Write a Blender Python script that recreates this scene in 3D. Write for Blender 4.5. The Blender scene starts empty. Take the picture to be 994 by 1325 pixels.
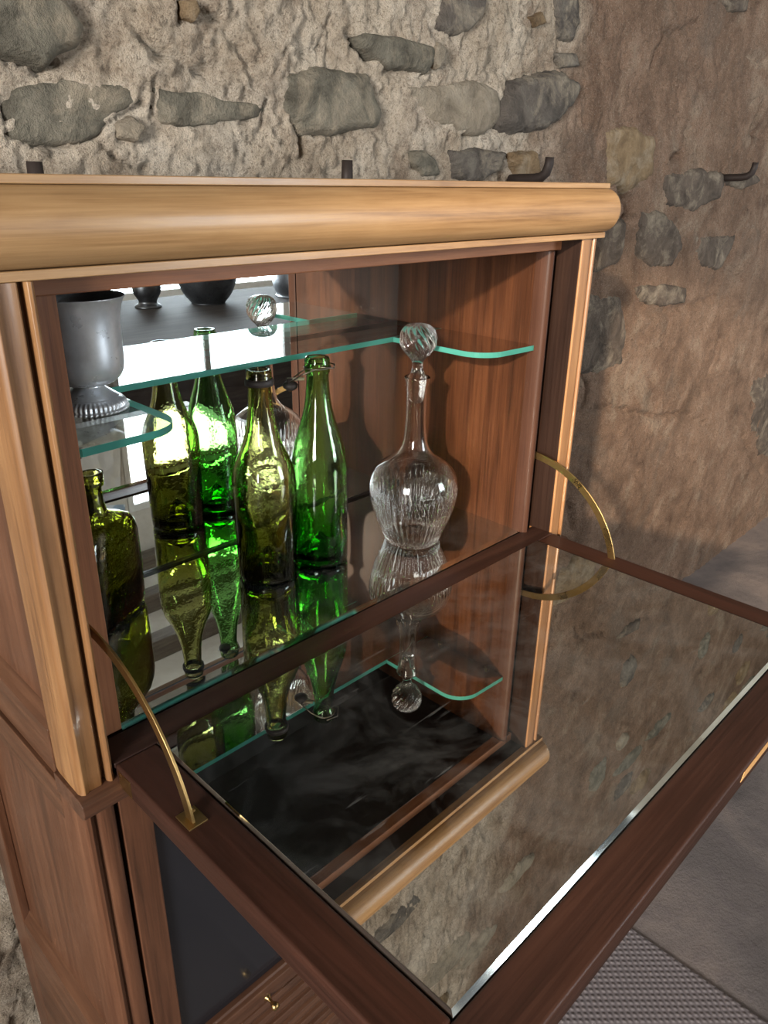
import bpy, bmesh, math, random
import numpy as np
from mathutils import Vector, Euler

# ------------------------------------------------------------------ camera, world, exposure
# Measured frame: x along the cabinet front, y into the wall, z = 0 at the open flap.  World z = that z + ZO.
ZO = 0.95
S = bpy.context.scene
COL = S.collection
F_PX = 985.5
cam = bpy.data.cameras.new('camera')
cam.sensor_fit = 'HORIZONTAL'; cam.sensor_width = 36.0; cam.lens = 36.0 * F_PX / 994.0
cam.clip_start = 0.01
camo = bpy.data.objects.new('camera', cam); COL.objects.link(camo)
camo.location = (-0.29139, -0.61026, 0.54541 + ZO)
camo.rotation_euler = (1.158947, -0.015422, -0.793109)
S.camera = camo

S.view_settings.view_transform = 'Standard'
S.view_settings.look = 'None'
S.view_settings.gamma = 1.0
S.view_settings.use_curve_mapping = False
S.view_settings.exposure = 0.22
S.cycles.max_bounces = 24; S.cycles.glossy_bounces = 14; S.cycles.transmission_bounces = 20
S.cycles.transparent_max_bounces = 32; S.cycles.diffuse_bounces = 4
S.cycles.use_denoising = True

W = bpy.data.worlds.new('sky'); S.world = W; W.use_nodes = True
W.node_tree.nodes['Background'].inputs[0].default_value = (0.75, 0.87, 1.0, 1)
W.node_tree.nodes['Background'].inputs[1].default_value = 1.0

def area(name, loc, rot, sx, sy, power, col):
    l = bpy.data.lights.new(name, 'AREA'); l.shape = 'RECTANGLE'; l.size = sx; l.size_y = sy
    l.energy = power; l.color = col
    o = bpy.data.objects.new(name, l); COL.objects.link(o); o.location = loc; o.rotation_euler = rot
    return o
# daylight standing in the openings of the two windows (front wall; left wall, an unseen one added for light), facing into the room
area('daylight', (3.22, -4.27, 1.79), (math.radians(90), 0, 0), 1.75, 2.34, 300, (0.86, 0.94, 1.0))
area('daylight', (-3.37, -1.60, 1.80), (math.radians(90), 0, math.radians(-90)), 1.40, 1.50, 500, (1.0, 0.965, 0.92))  # unseen side window, added to brighten the upper-left stone wall
LAMP = Vector((-2.75, -1.70, 1.47 + ZO)); LAMP_AIM = Vector((2.20, 0.43, -0.42 + ZO))
LAMP_POWER = 1750

# ------------------------------------------------------------------ helpers
rnd = random.Random(7)
def lin(c):
    c = c / 255.0
    return c / 12.92 if c <= 0.04045 else ((c + 0.055) / 1.055) ** 2.4
def rgb(r, g, b): return (lin(r), lin(g), lin(b), 1.0)

class MB:
    def __init__(s): s.v = []; s.f = []
    def add(s, vs, fs):
        o = len(s.v); s.v += [tuple(map(float, p)) for p in vs]; s.f += [tuple(i + o for i in q) for q in fs]; return s
    def box(s, x0, x1, y0, y1, z0, z1):
        return s.add([(x0,y0,z0),(x1,y0,z0),(x1,y1,z0),(x0,y1,z0),(x0,y0,z1),(x1,y0,z1),(x1,y1,z1),(x0,y1,z1)],
                     [(0,3,2,1),(4,5,6,7),(0,1,5,4),(1,2,6,5),(2,3,7,6),(3,0,4,7)])
    def prism(s, prof, axis, a0, a1):
        # prof: list of 2-D points; axis 'x' -> (y,z), 'z' -> (x,y), 'y' -> (x,z)
        n = len(prof)
        def P(p, a): return {'x': (a, p[0], p[1]), 'y': (p[0], a, p[1]), 'z': (p[0], p[1], a)}[axis]
        vs = [P(p, a0) for p in prof] + [P(p, a1) for p in prof]
        fs = [(i, (i+1) % n, n + (i+1) % n, n + i) for i in range(n)] + [tuple(range(n))[::-1], tuple(range(n, 2*n))]
        return s.add(vs, fs)
    def lathe(s, prof, n, cx, cy, cz, mod=None, closed=False, sq=None):
        vs = []; m = len(prof)
        for (r, z) in prof:
            for k in range(n):
                t = 2 * math.pi * k / n
                q = r * (mod(t, z, r) if mod else 1.0)
                vs.append((cx + q * math.cos(t), cy + q * math.sin(t), cz + z))
        fs = []
        rows = m if closed else m - 1
        for i in range(rows):
            j = (i + 1) % m
            for k in range(n):
                l = (k + 1) % n
                fs.append((i*n + k, i*n + l, j*n + l, j*n + k))
        return s.add(vs, fs)
    def tube(s, pts, r, n=10, ends=True, rs=None):
        pts = [Vector(p) for p in pts]; vs = []; m = len(pts)
        up = None
        for i, p in enumerate(pts):
            d = (pts[min(i+1, m-1)] - pts[max(i-1, 0)]).normalized()
            if up is None:
                up = Vector((0,0,1)) if abs(d.z) < .9 else Vector((1,0,0))
            u = d.cross(up).normalized(); w = u.cross(d).normalized(); up = w
            rr = rs[i] if rs else r
            for k in range(n):
                t = 2*math.pi*k/n
                vs.append(p + u*math.cos(t)*rr + w*math.sin(t)*rr)
        fs = [(i*n+k, i*n+(k+1)%n, (i+1)*n+(k+1)%n, (i+1)*n+k) for i in range(m-1) for k in range(n)]
        if ends: fs += [tuple(range(n))[::-1], tuple(range((m-1)*n, m*n))]
        return s.add(vs, fs)
    def build(s, name, mat, root=None, parent=None, loc=None, smooth=False, bevel=0, seg=2, zo=ZO, recalc=True, angle=40):
        """vertices are in the measured frame; root: top-level Empty that gives the origin; parent: direct parent"""
        base = Vector(root.location) if root is not None else Vector(loc if loc is not None else (0,0,0))
        me = bpy.data.meshes.new(name)
        me.from_pydata([(a - base.x, b - base.y, c + zo - base.z) for a, b, c in s.v], [], s.f)
        if recalc:
            bm = bmesh.new(); bm.from_mesh(me); bmesh.ops.recalc_face_normals(bm, faces=bm.faces); bm.to_mesh(me); bm.free()
        me.materials.append(mat)
        if smooth: me.polygons.foreach_set('use_smooth', [True]*len(me.polygons))
        o = bpy.data.objects.new(name, me); COL.objects.link(o)
        if root is None: o.location = base
        else: o.parent = parent if parent is not None else root
        if bevel:
            b = o.modifiers.new('bevel', 'BEVEL'); b.width = bevel; b.segments = seg; b.limit_method = 'ANGLE'; b.angle_limit = math.radians(angle)
            me.polygons.foreach_set('use_smooth', [True]*len(me.polygons))
            b.harden_normals = True
        return o

def thing(name, label, cat, loc, group=None):
    o = bpy.data.objects.new(name, None); COL.objects.link(o); o.location = loc
    o.empty_display_size = .05
    o['label'] = label; o['category'] = cat
    if group: o['group'] = group
    return o
def tag(o, label, cat, group=None):
    o['label'] = label; o['category'] = cat
    if group: o['group'] = group
    return o
def struct(o, label=None):
    o['kind'] = 'structure'
    if label: o['label'] = label
    return o
def box(name, mat, root, b, parent=None, bevel=.0015, **k):
    return MB().box(*b).build(name, mat, root, parent, bevel=bevel, **k)

# ------------------------------------------------------------------ materials
def newmat(name):
    m = bpy.data.materials.new(name); m.use_nodes = True
    nt = m.node_tree; nt.nodes.clear()
    out = nt.nodes.new('ShaderNodeOutputMaterial')
    return m, nt, out
def N(nt, t, **kw):
    n = nt.nodes.new(t)
    for k, v in kw.items(): setattr(n, k, v)
    return n
def L(nt, a, b): nt.links.new(a, b)
def ramp(nt, fac, stops):
    r = N(nt, 'ShaderNodeValToRGB'); e = r.color_ramp.elements
    while len(e) > 1: e.remove(e[-1])
    e[0].position, e[0].color = stops[0]
    for p, c in stops[1:]:
        q = e.new(p); q.color = c
    L(nt, fac, r.inputs[0]); return r.outputs[0]
def noise(nt, vec, scale, detail=6, rough=.6, dist=0.0):
    n = N(nt, 'ShaderNodeTexNoise'); n.inputs['Scale'].default_value = scale
    n.inputs['Detail'].default_value = detail; n.inputs['Roughness'].default_value = rough; n.inputs['Distortion'].default_value = dist
    if vec is not None: L(nt, vec, n.inputs['Vector'])
    return n.outputs['Fac']
def mixc(nt, fac, a, b, mode='MIX'):
    m = N(nt, 'ShaderNodeMix', data_type='RGBA', blend_type=mode)
    for s, v in ((m.inputs[0], fac), (m.inputs[6], a), (m.inputs[7], b)):
        if hasattr(v, 'links') or isinstance(v, bpy.types.NodeSocket): L(nt, v, s)
        else: s.default_value = v
    return m.outputs[2]
def math_(nt, op, a, b=None, c=None, clamp=False):
    m = N(nt, 'ShaderNodeMath', operation=op); m.use_clamp = clamp
    for i, v in enumerate((a, b, c)):
        if v is None: continue
        if isinstance(v, bpy.types.NodeSocket): L(nt, v, m.inputs[i])
        else: m.inputs[i].default_value = v
    return m.outputs[0]
def maprange(nt, v, a, b, c=0.0, d=1.0):
    m = N(nt, 'ShaderNodeMapRange'); L(nt, v, m.inputs[0])
    for i, q in enumerate((a, b, c, d)): m.inputs[i+1].default_value = q
    return m.outputs[0]
def objcoord(nt, scale=(1,1,1), rot=(0,0,0)):
    t = N(nt, 'ShaderNodeTexCoord'); mp = N(nt, 'ShaderNodeMapping')
    mp.inputs['Scale'].default_value = scale; mp.inputs['Rotation'].default_value = rot
    L(nt, t.outputs['Object'], mp.inputs['Vector']); return mp.outputs[0]
def bump(nt, h, strength, dist=.01, normal=None):
    b = N(nt, 'ShaderNodeBump'); b.inputs['Strength'].default_value = strength; b.inputs['Distance'].default_value = dist
    L(nt, h, b.inputs['Height'])
    if normal is not None: L(nt, normal, b.inputs['Normal'])
    return b.outputs[0]
def principled(nt, out, color=None, rough=.5, metal=0.0, coat=0.0, coat_r=.1, spec=.5, normal=None):
    p = N(nt, 'ShaderNodeBsdfPrincipled')
    def put(k, v):
        if isinstance(v, bpy.types.NodeSocket): L(nt, v, p.inputs[k])
        elif v is not None: p.inputs[k].default_value = v
    put('Base Color', color); put('Roughness', rough); put('Metallic', metal)
    put('Coat Weight', coat); put('Coat Roughness', coat_r); put('Specular IOR Level', spec)
    if normal is not None: L(nt, normal, p.inputs['Normal'])
    L(nt, p.outputs[0], out.inputs[0]); return p

def wood(name, dark, mid, light, axis='z', rough=.38, coat=.25, spec=.35):
    m, nt, out = newmat(name)
    st = {'x': (1.6, 26, 26), 'y': (26, 1.6, 26), 'z': (26, 26, 1.6)}[axis]
    v = objcoord(nt, st)
    g1 = noise(nt, v, 1.4, 8, .62, .6)
    fine = objcoord(nt, tuple(q * 7 if q > 5 else q * 2.2 for q in st))
    g2 = noise(nt, fine, 1.6, 5, .7, .2)
    blot = noise(nt, objcoord(nt, (1,1,1)), 5.0, 4, .6, .5)
    f = math_(nt, 'ADD', math_(nt, 'MULTIPLY', g1, .62), math_(nt, 'MULTIPLY', g2, .38))
    c = ramp(nt, f, [(.34, dark), (.48, mid), (.63, light)])
    c = mixc(nt, maprange(nt, blot, .35, .75, 0, .55), c, mixc(nt, 1.0, c, (.62,.55,.5,1), 'MULTIPLY'))
    r = maprange(nt, g2, .3, .7, rough - .06, rough + .12)
    principled(nt, out, c, r, 0, coat, .18, spec, bump(nt, f, .14, .002))
    return m

OAK_D, OAK_M, OAK_L = rgb(98,70,44), rgb(138,106,71), rgb(160,128,90)
oak_x = wood('oak_along_x', OAK_D, OAK_M, OAK_L, 'x', .40, .15)
oak_z = wood('oak_upright', rgb(92,62,38), rgb(122,86,54), rgb(142,105,68), 'z', .40, .3)
brown_x = wood('brown_wood_along_x', rgb(50,31,21), rgb(72,46,32), rgb(90,60,43), 'x', .42, .2)
brown_y = wood('brown_wood_along_y', rgb(56,35,23), rgb(80,51,34), rgb(98,66,46), 'y', .42, .2)
brown_z = wood('brown_wood_upright', rgb(56,35,23), rgb(82,51,34), rgb(100,66,46), 'z', .42, .2)
inner_z = wood('reddish_lining', rgb(32,18,10), rgb(54,31,18), rgb(72,43,25), 'z', .42, .05, spec=.14)
dark_x = wood('dark_mahogany_along_x', rgb(30,19,15), rgb(43,27,22), rgb(54,35,28), 'x', .45, .05, spec=.14)
dark_y = wood('dark_mahogany_along_y', rgb(32,19,14), rgb(46,27,20), rgb(58,34,26), 'y', .45, .05, spec=.14)
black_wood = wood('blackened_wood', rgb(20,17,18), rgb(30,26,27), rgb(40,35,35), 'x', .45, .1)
red_edge = wood('reddish_edge', rgb(40,23,16), rgb(52,32,23), rgb(64,41,30), 'z', .45, .05, spec=.14)
reveal_wood = wood('dark_walnut', rgb(22,13,9), rgb(30,18,13), rgb(38,24,17), 'z', .5, .03, spec=.14)  # near-black: the shade inside the reveal is put into the wood colour
stop_wood = wood('brown_stop_wood', rgb(92,60,42), rgb(124,82,58), rgb(142,98,70), 'z', .5, .03, spec=.14)
stop_wood_x = wood('brown_stop_wood_along_x', rgb(92,60,42), rgb(124,82,58), rgb(142,98,70), 'x', .5, .03, spec=.14)

def mirror_mat(name, tint, rough, haze, haze_col=(.35,.38,.40,1)):
    m, nt, out = newmat(name)
    g = N(nt, 'ShaderNodeBsdfGlossy'); g.inputs[0].default_value = tint; g.inputs['Roughness'].default_value = rough
    d = N(nt, 'ShaderNodeBsdfDiffuse'); d.inputs[0].default_value = haze_col
    v = objcoord(nt)
    a = noise(nt, v, 7.0, 6, .65, 1.2); b = noise(nt, v, 34.0, 4, .7, .3)
    sm = math_(nt, 'MULTIPLY', maprange(nt, a, .42, .75), maprange(nt, b, .25, .7, .4, 1.0))
    # fine scratches
    sc = objcoord(nt, (3, 46, 46), (0, 0, .7)); s1 = noise(nt, sc, 3.0, 2, .5, 1.5)
    scr = math_(nt, 'MULTIPLY', maprange(nt, s1, .70, .74), .10)
    k = math_(nt, 'ADD', math_(nt, 'MULTIPLY', sm, haze), math_(nt, 'MULTIPLY', scr, haze * 6), clamp=True)
    mx = N(nt, 'ShaderNodeMixShader'); L(nt, k, mx.inputs[0]); L(nt, g.outputs[0], mx.inputs[1]); L(nt, d.outputs[0], mx.inputs[2])
    L(nt, mx.outputs[0], out.inputs[0]); return m
mirror_back = mirror_mat('silvered_mirror', (.84,.87,.87,1), .008, .05)
mirror_floor = mirror_mat('silvered_floor_mirror', (.74,.78,.78,1), .010, .06)
mirror_flap = mirror_mat('aged_flap_mirror', (.52,.50,.455,1), .010, .10)
mirror_edge = mirror_mat('polished_mirror_edge', (.80,.86,.84,1), .06, .02)
m, nt, out = newmat('black_glass')
vb = objcoord(nt)
principled(nt, out, rgb(24,25,29), maprange(nt, noise(nt, vb, 9, 5, .6), .3, .7, .10, .26), 0, .3, .08, .55)
black_glass = m

def glass_mat(name, col, ior=1.5, rough=0.0, bumps=0.0, bscale=40, vary=None):
    m, nt, out = newmat(name)
    rf = N(nt, 'ShaderNodeBsdfRefraction'); rf.inputs['IOR'].default_value = ior; rf.inputs['Roughness'].default_value = rough
    gl = N(nt, 'ShaderNodeBsdfGlossy'); gl.inputs['Roughness'].default_value = rough; gl.inputs[0].default_value = (1,1,1,1)
    if vary:
        c = mixc(nt, maprange(nt, noise(nt, objcoord(nt), 22, 4, .6), .4, .7), col, vary); L(nt, c, rf.inputs[0])
    else: rf.inputs[0].default_value = col
    fr = N(nt, 'ShaderNodeFresnel'); fr.inputs[0].default_value = ior
    if bumps:
        nb = bump(nt, noise(nt, objcoord(nt), bscale, 3, .6), bumps, .004)
        for q in (rf.inputs['Normal'], gl.inputs['Normal'], fr.inputs['Normal']): L(nt, nb, q)
    mx = N(nt, 'ShaderNodeMixShader'); L(nt, fr.outputs[0], mx.inputs[0]); L(nt, rf.outputs[0], mx.inputs[1]); L(nt, gl.outputs[0], mx.inputs[2])
    L(nt, mx.outputs[0], out.inputs[0]); return m
def bottle_glass(name, absorb, bumps, bscale):
    m = glass_mat(name, (1,1,1,1), bumps=bumps, bscale=bscale); nt = m.node_tree
    d = max(absorb); va = N(nt, 'ShaderNodeVolumeAbsorption'); va.inputs['Density'].default_value = d
    va.inputs['Color'].default_value = tuple(1 - q/d for q in absorb) + (1,)
    out = [n for n in nt.nodes if n.type == 'OUTPUT_MATERIAL'][0]; L(nt, va.outputs[0], out.inputs['Volume']); return m
glass_olive = bottle_glass('olive_bottle_glass', (105, 98, 270), .12, 34)
glass_green = bottle_glass('green_bottle_glass', (210, 62, 290), .16, 40)
glass_flask = bottle_glass('dark_olive_flask_glass', (250, 245, 600), .34, 40)
glass_clear = glass_mat('clear_crystal', (.985,.985,.98,1), ior=1.5)

def sheet_glass(name, tint):
    m, nt, out = newmat(name)
    t = N(nt, 'ShaderNodeBsdfTransparent'); t.inputs[0].default_value = tint
    g = N(nt, 'ShaderNodeBsdfGlossy'); g.inputs['Roughness'].default_value = .012
    fr = N(nt, 'ShaderNodeFresnel'); fr.inputs[0].default_value = 1.5
    mx = N(nt, 'ShaderNodeMixShader'); L(nt, fr.outputs[0], mx.inputs[0]); L(nt, t.outputs[0], mx.inputs[1]); L(nt, g.outputs[0], mx.inputs[2])
    L(nt, mx.outputs[0], out.inputs[0]); return m
shelf_glass = sheet_glass('shelf_glass', (.93,.97,.96,1))
pane_glass = sheet_glass('window_glass', (.97,.98,.98,1))
m, nt, out = newmat('teal_glass_edge')
p = principled(nt, out, rgb(72,150,138), .18, 0, .6, .05, .6)
tr = N(nt, 'ShaderNodeBsdfTranslucent'); tr.inputs[0].default_value = rgb(112,196,180)
mx = N(nt, 'ShaderNodeMixShader'); mx.inputs[0].default_value = .5
L(nt, p.outputs[0], mx.inputs[1]); L(nt, tr.outputs[0], mx.inputs[2]); L(nt, mx.outputs[0], out.inputs[0])
glass_edge = m

def metal(name, col, rough, bs=0, dirt=None):
    m, nt, out = newmat(name); v = objcoord(nt)
    n1 = noise(nt, v, 30, 5, .6)
    c = mixc(nt, maprange(nt, n1, .45, .75, 0, .8), col, dirt) if dirt else col
    principled(nt, out, c, maprange(nt, n1, .3, .7, rough*.8, rough*1.3), 1.0, 0, .1, .5, bump(nt, n1, bs, .002) if bs else None)
    return m
brass = metal('aged_brass', rgb(176,146,96), .30, .05, rgb(120,96,58))
pewter = metal('pewter', rgb(202,205,210), .30, .06, rgb(160,161,164)); pewter.node_tree.nodes['Principled BSDF'].inputs['Metallic'].default_value = .6
pewter_dark = metal('dark_pewter', rgb(120,122,126), .34, .05, rgb(80,80,84))
iron = metal('rusty_iron', rgb(48,38,34), .65, .4, rgb(34,26,22)); iron.node_tree.nodes['Principled BSDF'].inputs['Metallic'].default_value = .35
steel_wire = metal('tarnished_wire', rgb(120,112,104), .4, .1, rgb(70,60,52))
def plain(name, col, rough=.6, metal_=0, coat=0):
    m, nt, out = newmat(name)
    n1 = noise(nt, objcoord(nt), 24, 5, .6)
    c = mixc(nt, maprange(nt, n1, .35, .7, 0, .35), col, mixc(nt, 1.0, col, (.72,.7,.68,1), 'MULTIPLY'))
    principled(nt, out, c, rough, metal_, coat, .1, .4, bump(nt, n1, .08, .003)); return m
rubber = plain('dark_rubber', rgb(44,38,36), .6)
paint_white = plain('window_paint', rgb(220,218,212), .5)

def plaster(name):
    m, nt, out = newmat(name)
    t = N(nt, 'ShaderNodeTexCoord'); v = t.outputs['Object']
    sp = N(nt, 'ShaderNodeSeparateXYZ'); L(nt, v, sp.inputs[0])
    big = noise(nt, v, 2.1, 5, .6, .4); mid = noise(nt, v, 8.5, 7, .66, .5); fin = noise(nt, v, 95, 6, .75); grit = noise(nt, v, 300, 3, .75)
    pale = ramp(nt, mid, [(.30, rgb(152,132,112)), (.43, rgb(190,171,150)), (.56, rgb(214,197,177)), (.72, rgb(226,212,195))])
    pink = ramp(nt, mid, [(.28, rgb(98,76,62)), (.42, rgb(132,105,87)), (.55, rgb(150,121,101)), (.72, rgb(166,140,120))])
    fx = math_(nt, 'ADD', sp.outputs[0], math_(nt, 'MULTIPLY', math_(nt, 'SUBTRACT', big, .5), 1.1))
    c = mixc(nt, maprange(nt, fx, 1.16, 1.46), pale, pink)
    bl = noise(nt, v, 5.2, 6, .68, .9); bl2 = noise(nt, v, 3.1, 6, .7, 1.4)
    c = mixc(nt, math_(nt, 'MULTIPLY', maprange(nt, bl, .50, .66), .55), c, rgb(116,92,74))
    c = mixc(nt, math_(nt, 'MULTIPLY', maprange(nt, bl2, .54, .68), .45), c, rgb(120,110,100))
    c = mixc(nt, math_(nt, 'MULTIPLY', maprange(nt, bl, .46, .34), .40), c, rgb(186,168,146))
    c = mixc(nt, math_(nt, 'MULTIPLY', maprange(nt, fin, .52, .64), .55), c, rgb(92,76,62))
    c = mixc(nt, math_(nt, 'MULTIPLY', maprange(nt, grit, .54, .66), .50), c, rgb(84,70,58))
    c = mixc(nt, math_(nt, 'MULTIPLY', maprange(nt, grit, .44, .34), .30), c, rgb(206,196,182))
    h = math_(nt, 'ADD', math_(nt, 'MULTIPLY', fin, .7), math_(nt, 'MULTIPLY', grit, .35))
    principled(nt, out, c, .93, 0, 0, .1, .15, bump(nt, h, 1.0, .030))
    return m
plaster_m = plaster('rough_lime_plaster')
def stone(name, a, b, c_):
    m, nt, out = newmat(name)
    v = objcoord(nt); n1 = noise(nt, v, 15, 8, .7, .8); n2 = noise(nt, v, 90, 5, .7); n3 = noise(nt, v, 6, 4, .6)
    c = ramp(nt, n1, [(.32, a), (.5, b), (.68, c_)])
    n4 = noise(nt, v, 11, 8, .72, .6)
    c = mixc(nt, math_(nt, 'MULTIPLY', maprange(nt, n4, .50, .66), .70), c, mixc(nt, n2, rgb(132,117,98), rgb(176,162,142)))
    h = math_(nt, 'ADD', n1, math_(nt, 'MULTIPLY', n2, .5))
    principled(nt, out, c, .85, 0, 0, .1, .25, bump(nt, h, 1.0, .022)); return m
STONES = {
 'grey': stone('grey_green_stone', rgb(70,65,56), rgb(106,100,88), rgb(132,124,110)),
 'dark': stone('dark_grey_stone', rgb(60,54,49), rgb(90,82,75), rgb(114,106,96)),
 'pale': stone('pale_stone', rgb(108,96,82), rgb(136,124,108), rgb(156,144,128)),
 'umber': stone('umber_stone', rgb(62,52,45), rgb(88,76,66), rgb(108,94,82)),
 'tan':  stone('tan_stone', rgb(92,74,54), rgb(124,102,76), rgb(146,124,96)),
}

# ------------------------------------------------------------------ room shell
YW = 0.435
XL, XR, YF, ZC = -3.3, 5.2, -4.2, 3.4 - ZO
def vnoise(x, z, scale, seed):
    r = np.random.RandomState(seed); g = r.rand(256, 256)
    a, b = x * scale + 31.7, z * scale + 57.3
    i, j = np.floor(a).astype(int), np.floor(b).astype(int); u, w = a - i, b - j
    u = u*u*u*(u*(u*6-15)+10); w = w*w*w*(w*(w*6-15)+10)
    G = lambda p, q: g[p % 256, q % 256]
    return (G(i,j)*(1-u)+G(i+1,j)*u)*(1-w) + (G(i,j+1)*(1-u)+G(i+1,j+1)*u)*w - .5
def fbm(x, z, scale, octv, gain=.55, seed=1):
    s = 0; a = 1
    for k in range(octv): s = s + a * vnoise(x, z, scale * 2**k, seed + k); a *= gain
    return s

CAM = np.array(camo.location); CAM[2] -= ZO
RM = np.array(Euler(camo.rotation_euler).to_matrix())
def at(px, py, axis, v):
    d = RM @ np.array([(px - 497) / F_PX, -(py - 662.5) / F_PX, -1.0]); k = 'xyz'.index(axis)
    t = (v - CAM[k]) / d[k]; return CAM + t * d

# cracks and hollows in the plaster, traced on the wall plane: (pixel polyline, width m, depth m)
GOUGES = [([(183,48),(205,68),(240,78),(258,92),(272,97)], .009, .016), ([(200,100),(199,150)], .005, .012),
 ([(130,165),(160,148),(186,134)], .005, .010), ([(10,140),(10,170),(45,188),(95,190),(130,172)], .005, .012),
 ([(0,70),(50,92),(75,80)], .006, .012), ([(394,178),(395,200)], .008, .02), ([(380,150),(390,174),(460,173)], .005, .012),
 ([(452,42),(470,62),(480,76)], .011, .02), ([(500,92),(545,100),(560,78)], .005, .012), ([(150,202),(175,215),(195,222)], .009, .014),
 ([(645,140),(632,170),(600,176)], .008, .016), ([(250,0),(262,12),(275,26)], .012, .02), ([(230,4),(232,25)], .008, .012),
 ([(430,20),(428,85)], .008, .010), ([(345,130),(343,170)], .006, .008), ([(812,255),(816,275),(806,290)], .018, .028),
 ([(800,238),(820,262)], .012, .016), ([(752,480),(760,495),(758,520),(750,530)], .007, .02), ([(770,528),(800,528),(830,535),(850,540),(880,535)], .008, .014),
 ([(880,535),(905,545),(925,560)], .010, .012), ([(955,300),(940,340),(960,360)], .010, .012), ([(820,395),(850,405),(900,395),(930,385)], .012, .010),
 ([(960,560),(970,590),(985,610)], .014, .014), ([(905,30),(880,42),(860,40)], .012, .012), ([(862,45),(850,70),(845,85)], .010, .008),
 ([(570,62),(562,85)], .006, .012), ([(735,650),(740,680)], .014, .015), ([(870,205),(880,200)], .010, .02), ([(965,70),(990,80)], .010, .012),
 ([(985,140),(975,170),(990,175)], .02, .012), ([(100,160),(70,185)], .004, .006), ([(280,20),(310,60),(330,110)], .012, .009)]
STONE_DEFS = [
 ('grey', [(-60,60),(-60,0),(-20,-30),(70,-30),(85,-2),(95,22),(108,32),(100,60),(75,70),(58,92),(0,68)], .022),
 ('grey', [(5,140),(15,118),(60,106),(110,104),(165,112),(185,130),(150,150),(130,172),(100,186),(45,187),(14,176)], .006),
 ('grey', [(200,112),(230,118),(265,120),(300,130),(345,135),(340,152),(290,158),(240,165),(212,158),(202,140)], .006),
 ('grey', [(366,96),(420,88),(480,95),(487,120),(496,145),(490,165),(460,171),(395,174),(382,150),(363,120)], .018),
 ('grey', [(475,42),(520,48),(558,62),(562,75),(550,97),(500,88),(482,75),(463,52)], .014),
 ('dark', [(578,-20),(620,-20),(626,0),(620,25),(605,42),(580,46),(562,35),(572,5)], .012),
 ('dark', [(720,-25),(748,-25),(750,30),(742,54),(722,48),(718,20)], .014),
 ('dark', [(716,68),(745,69),(749,86),(722,89)], .012),
 ('dark', [(660,110),(680,97),(720,93),(752,108),(745,130),(720,155),(700,168),(660,172),(641,165),(650,140)], .022),
 ('pale', [(525,112),(580,108),(610,105),(645,115),(650,135),(640,165),(610,174),(590,168),(560,158),(538,135)], .008),
 ('grey', [(530,195),(545,192),(560,205),(568,226),(546,230),(534,213)], .012),
 ('dark', [(578,195),(615,191),(655,198),(650,220),(620,236),(585,230)], .014),
 ('tan',  [(662,200),(690,194),(697,225),(690,240),(664,236)], .016),
 ('tan',  [(783,170),(820,165),(846,180),(846,225),(820,246),(788,236)], .010),
 ('umber', [(855,225),(900,218),(935,225),(930,255),(895,274),(862,264)], .012),
 ('umber', [(824,276),(850,274),(874,292),(881,320),(868,344),(836,344),(820,324)], .012),
 ('umber', [(902,306),(955,305),(945,330),(930,350),(900,342)], .009),
 ('umber', [(768,290),(806,285),(803,320),(795,344),(765,352)], .016),
 ('umber', [(818,372),(850,366),(888,372),(885,392),(850,396),(822,390)], .010),
 ('umber', [(740,378),(798,384),(810,420),(803,470),(775,480),(735,478)], .010),
 ('umber', [(930,-6),(970,-8),(968,15),(942,15)], .010),
 ('umber', [(974,492),(1015,480),(1030,560),(1015,592),(980,588),(969,555)], .012),
 ('umber', [(932,236),(960,246),(985,234),(975,222),(945,226)], .010),  # dark shape set in for the shadow under the far hook
 ('tan',  [(228,2),(245,0),(252,18),(243,31),(231,22)], .016),
 ('pale', [(146,160),(170,148),(190,163),(178,185),(152,178)], .012),
 ('pale', [(560,52),(572,60),(570,80),(560,92),(552,78)], .014),
 ('tan',  [(700,15),(706,30),(690,36),(684,22)], .008),
]
rng = np.random.RandomState(11)
for k in range(46):          # stones higher up and further along, seen in the flap's mirror
    X, Z = rng.uniform(.1, 4.9), rng.uniform(.72, 2.35)
    if X < 2.6 and Z < 1.06: continue
    a, b = rng.uniform(.06, .15), rng.uniform(.04, .09)
    STONE_DEFS.append((['grey','dark','tan','pale'][k % 4], [('w', X + a*math.cos(t)*rng.uniform(.75,1.1), Z + b*math.sin(t)*rng.uniform(.75,1.1)) for t in np.linspace(0, 6.28, 9)[:-1]], rng.uniform(.006,.016)))
def wp(p):
    if p[0] == 'w': return np.array([p[1], p[2]])
    q = at(p[0], p[1], 'y', YW); return np.array([q[0], q[2]])

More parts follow.
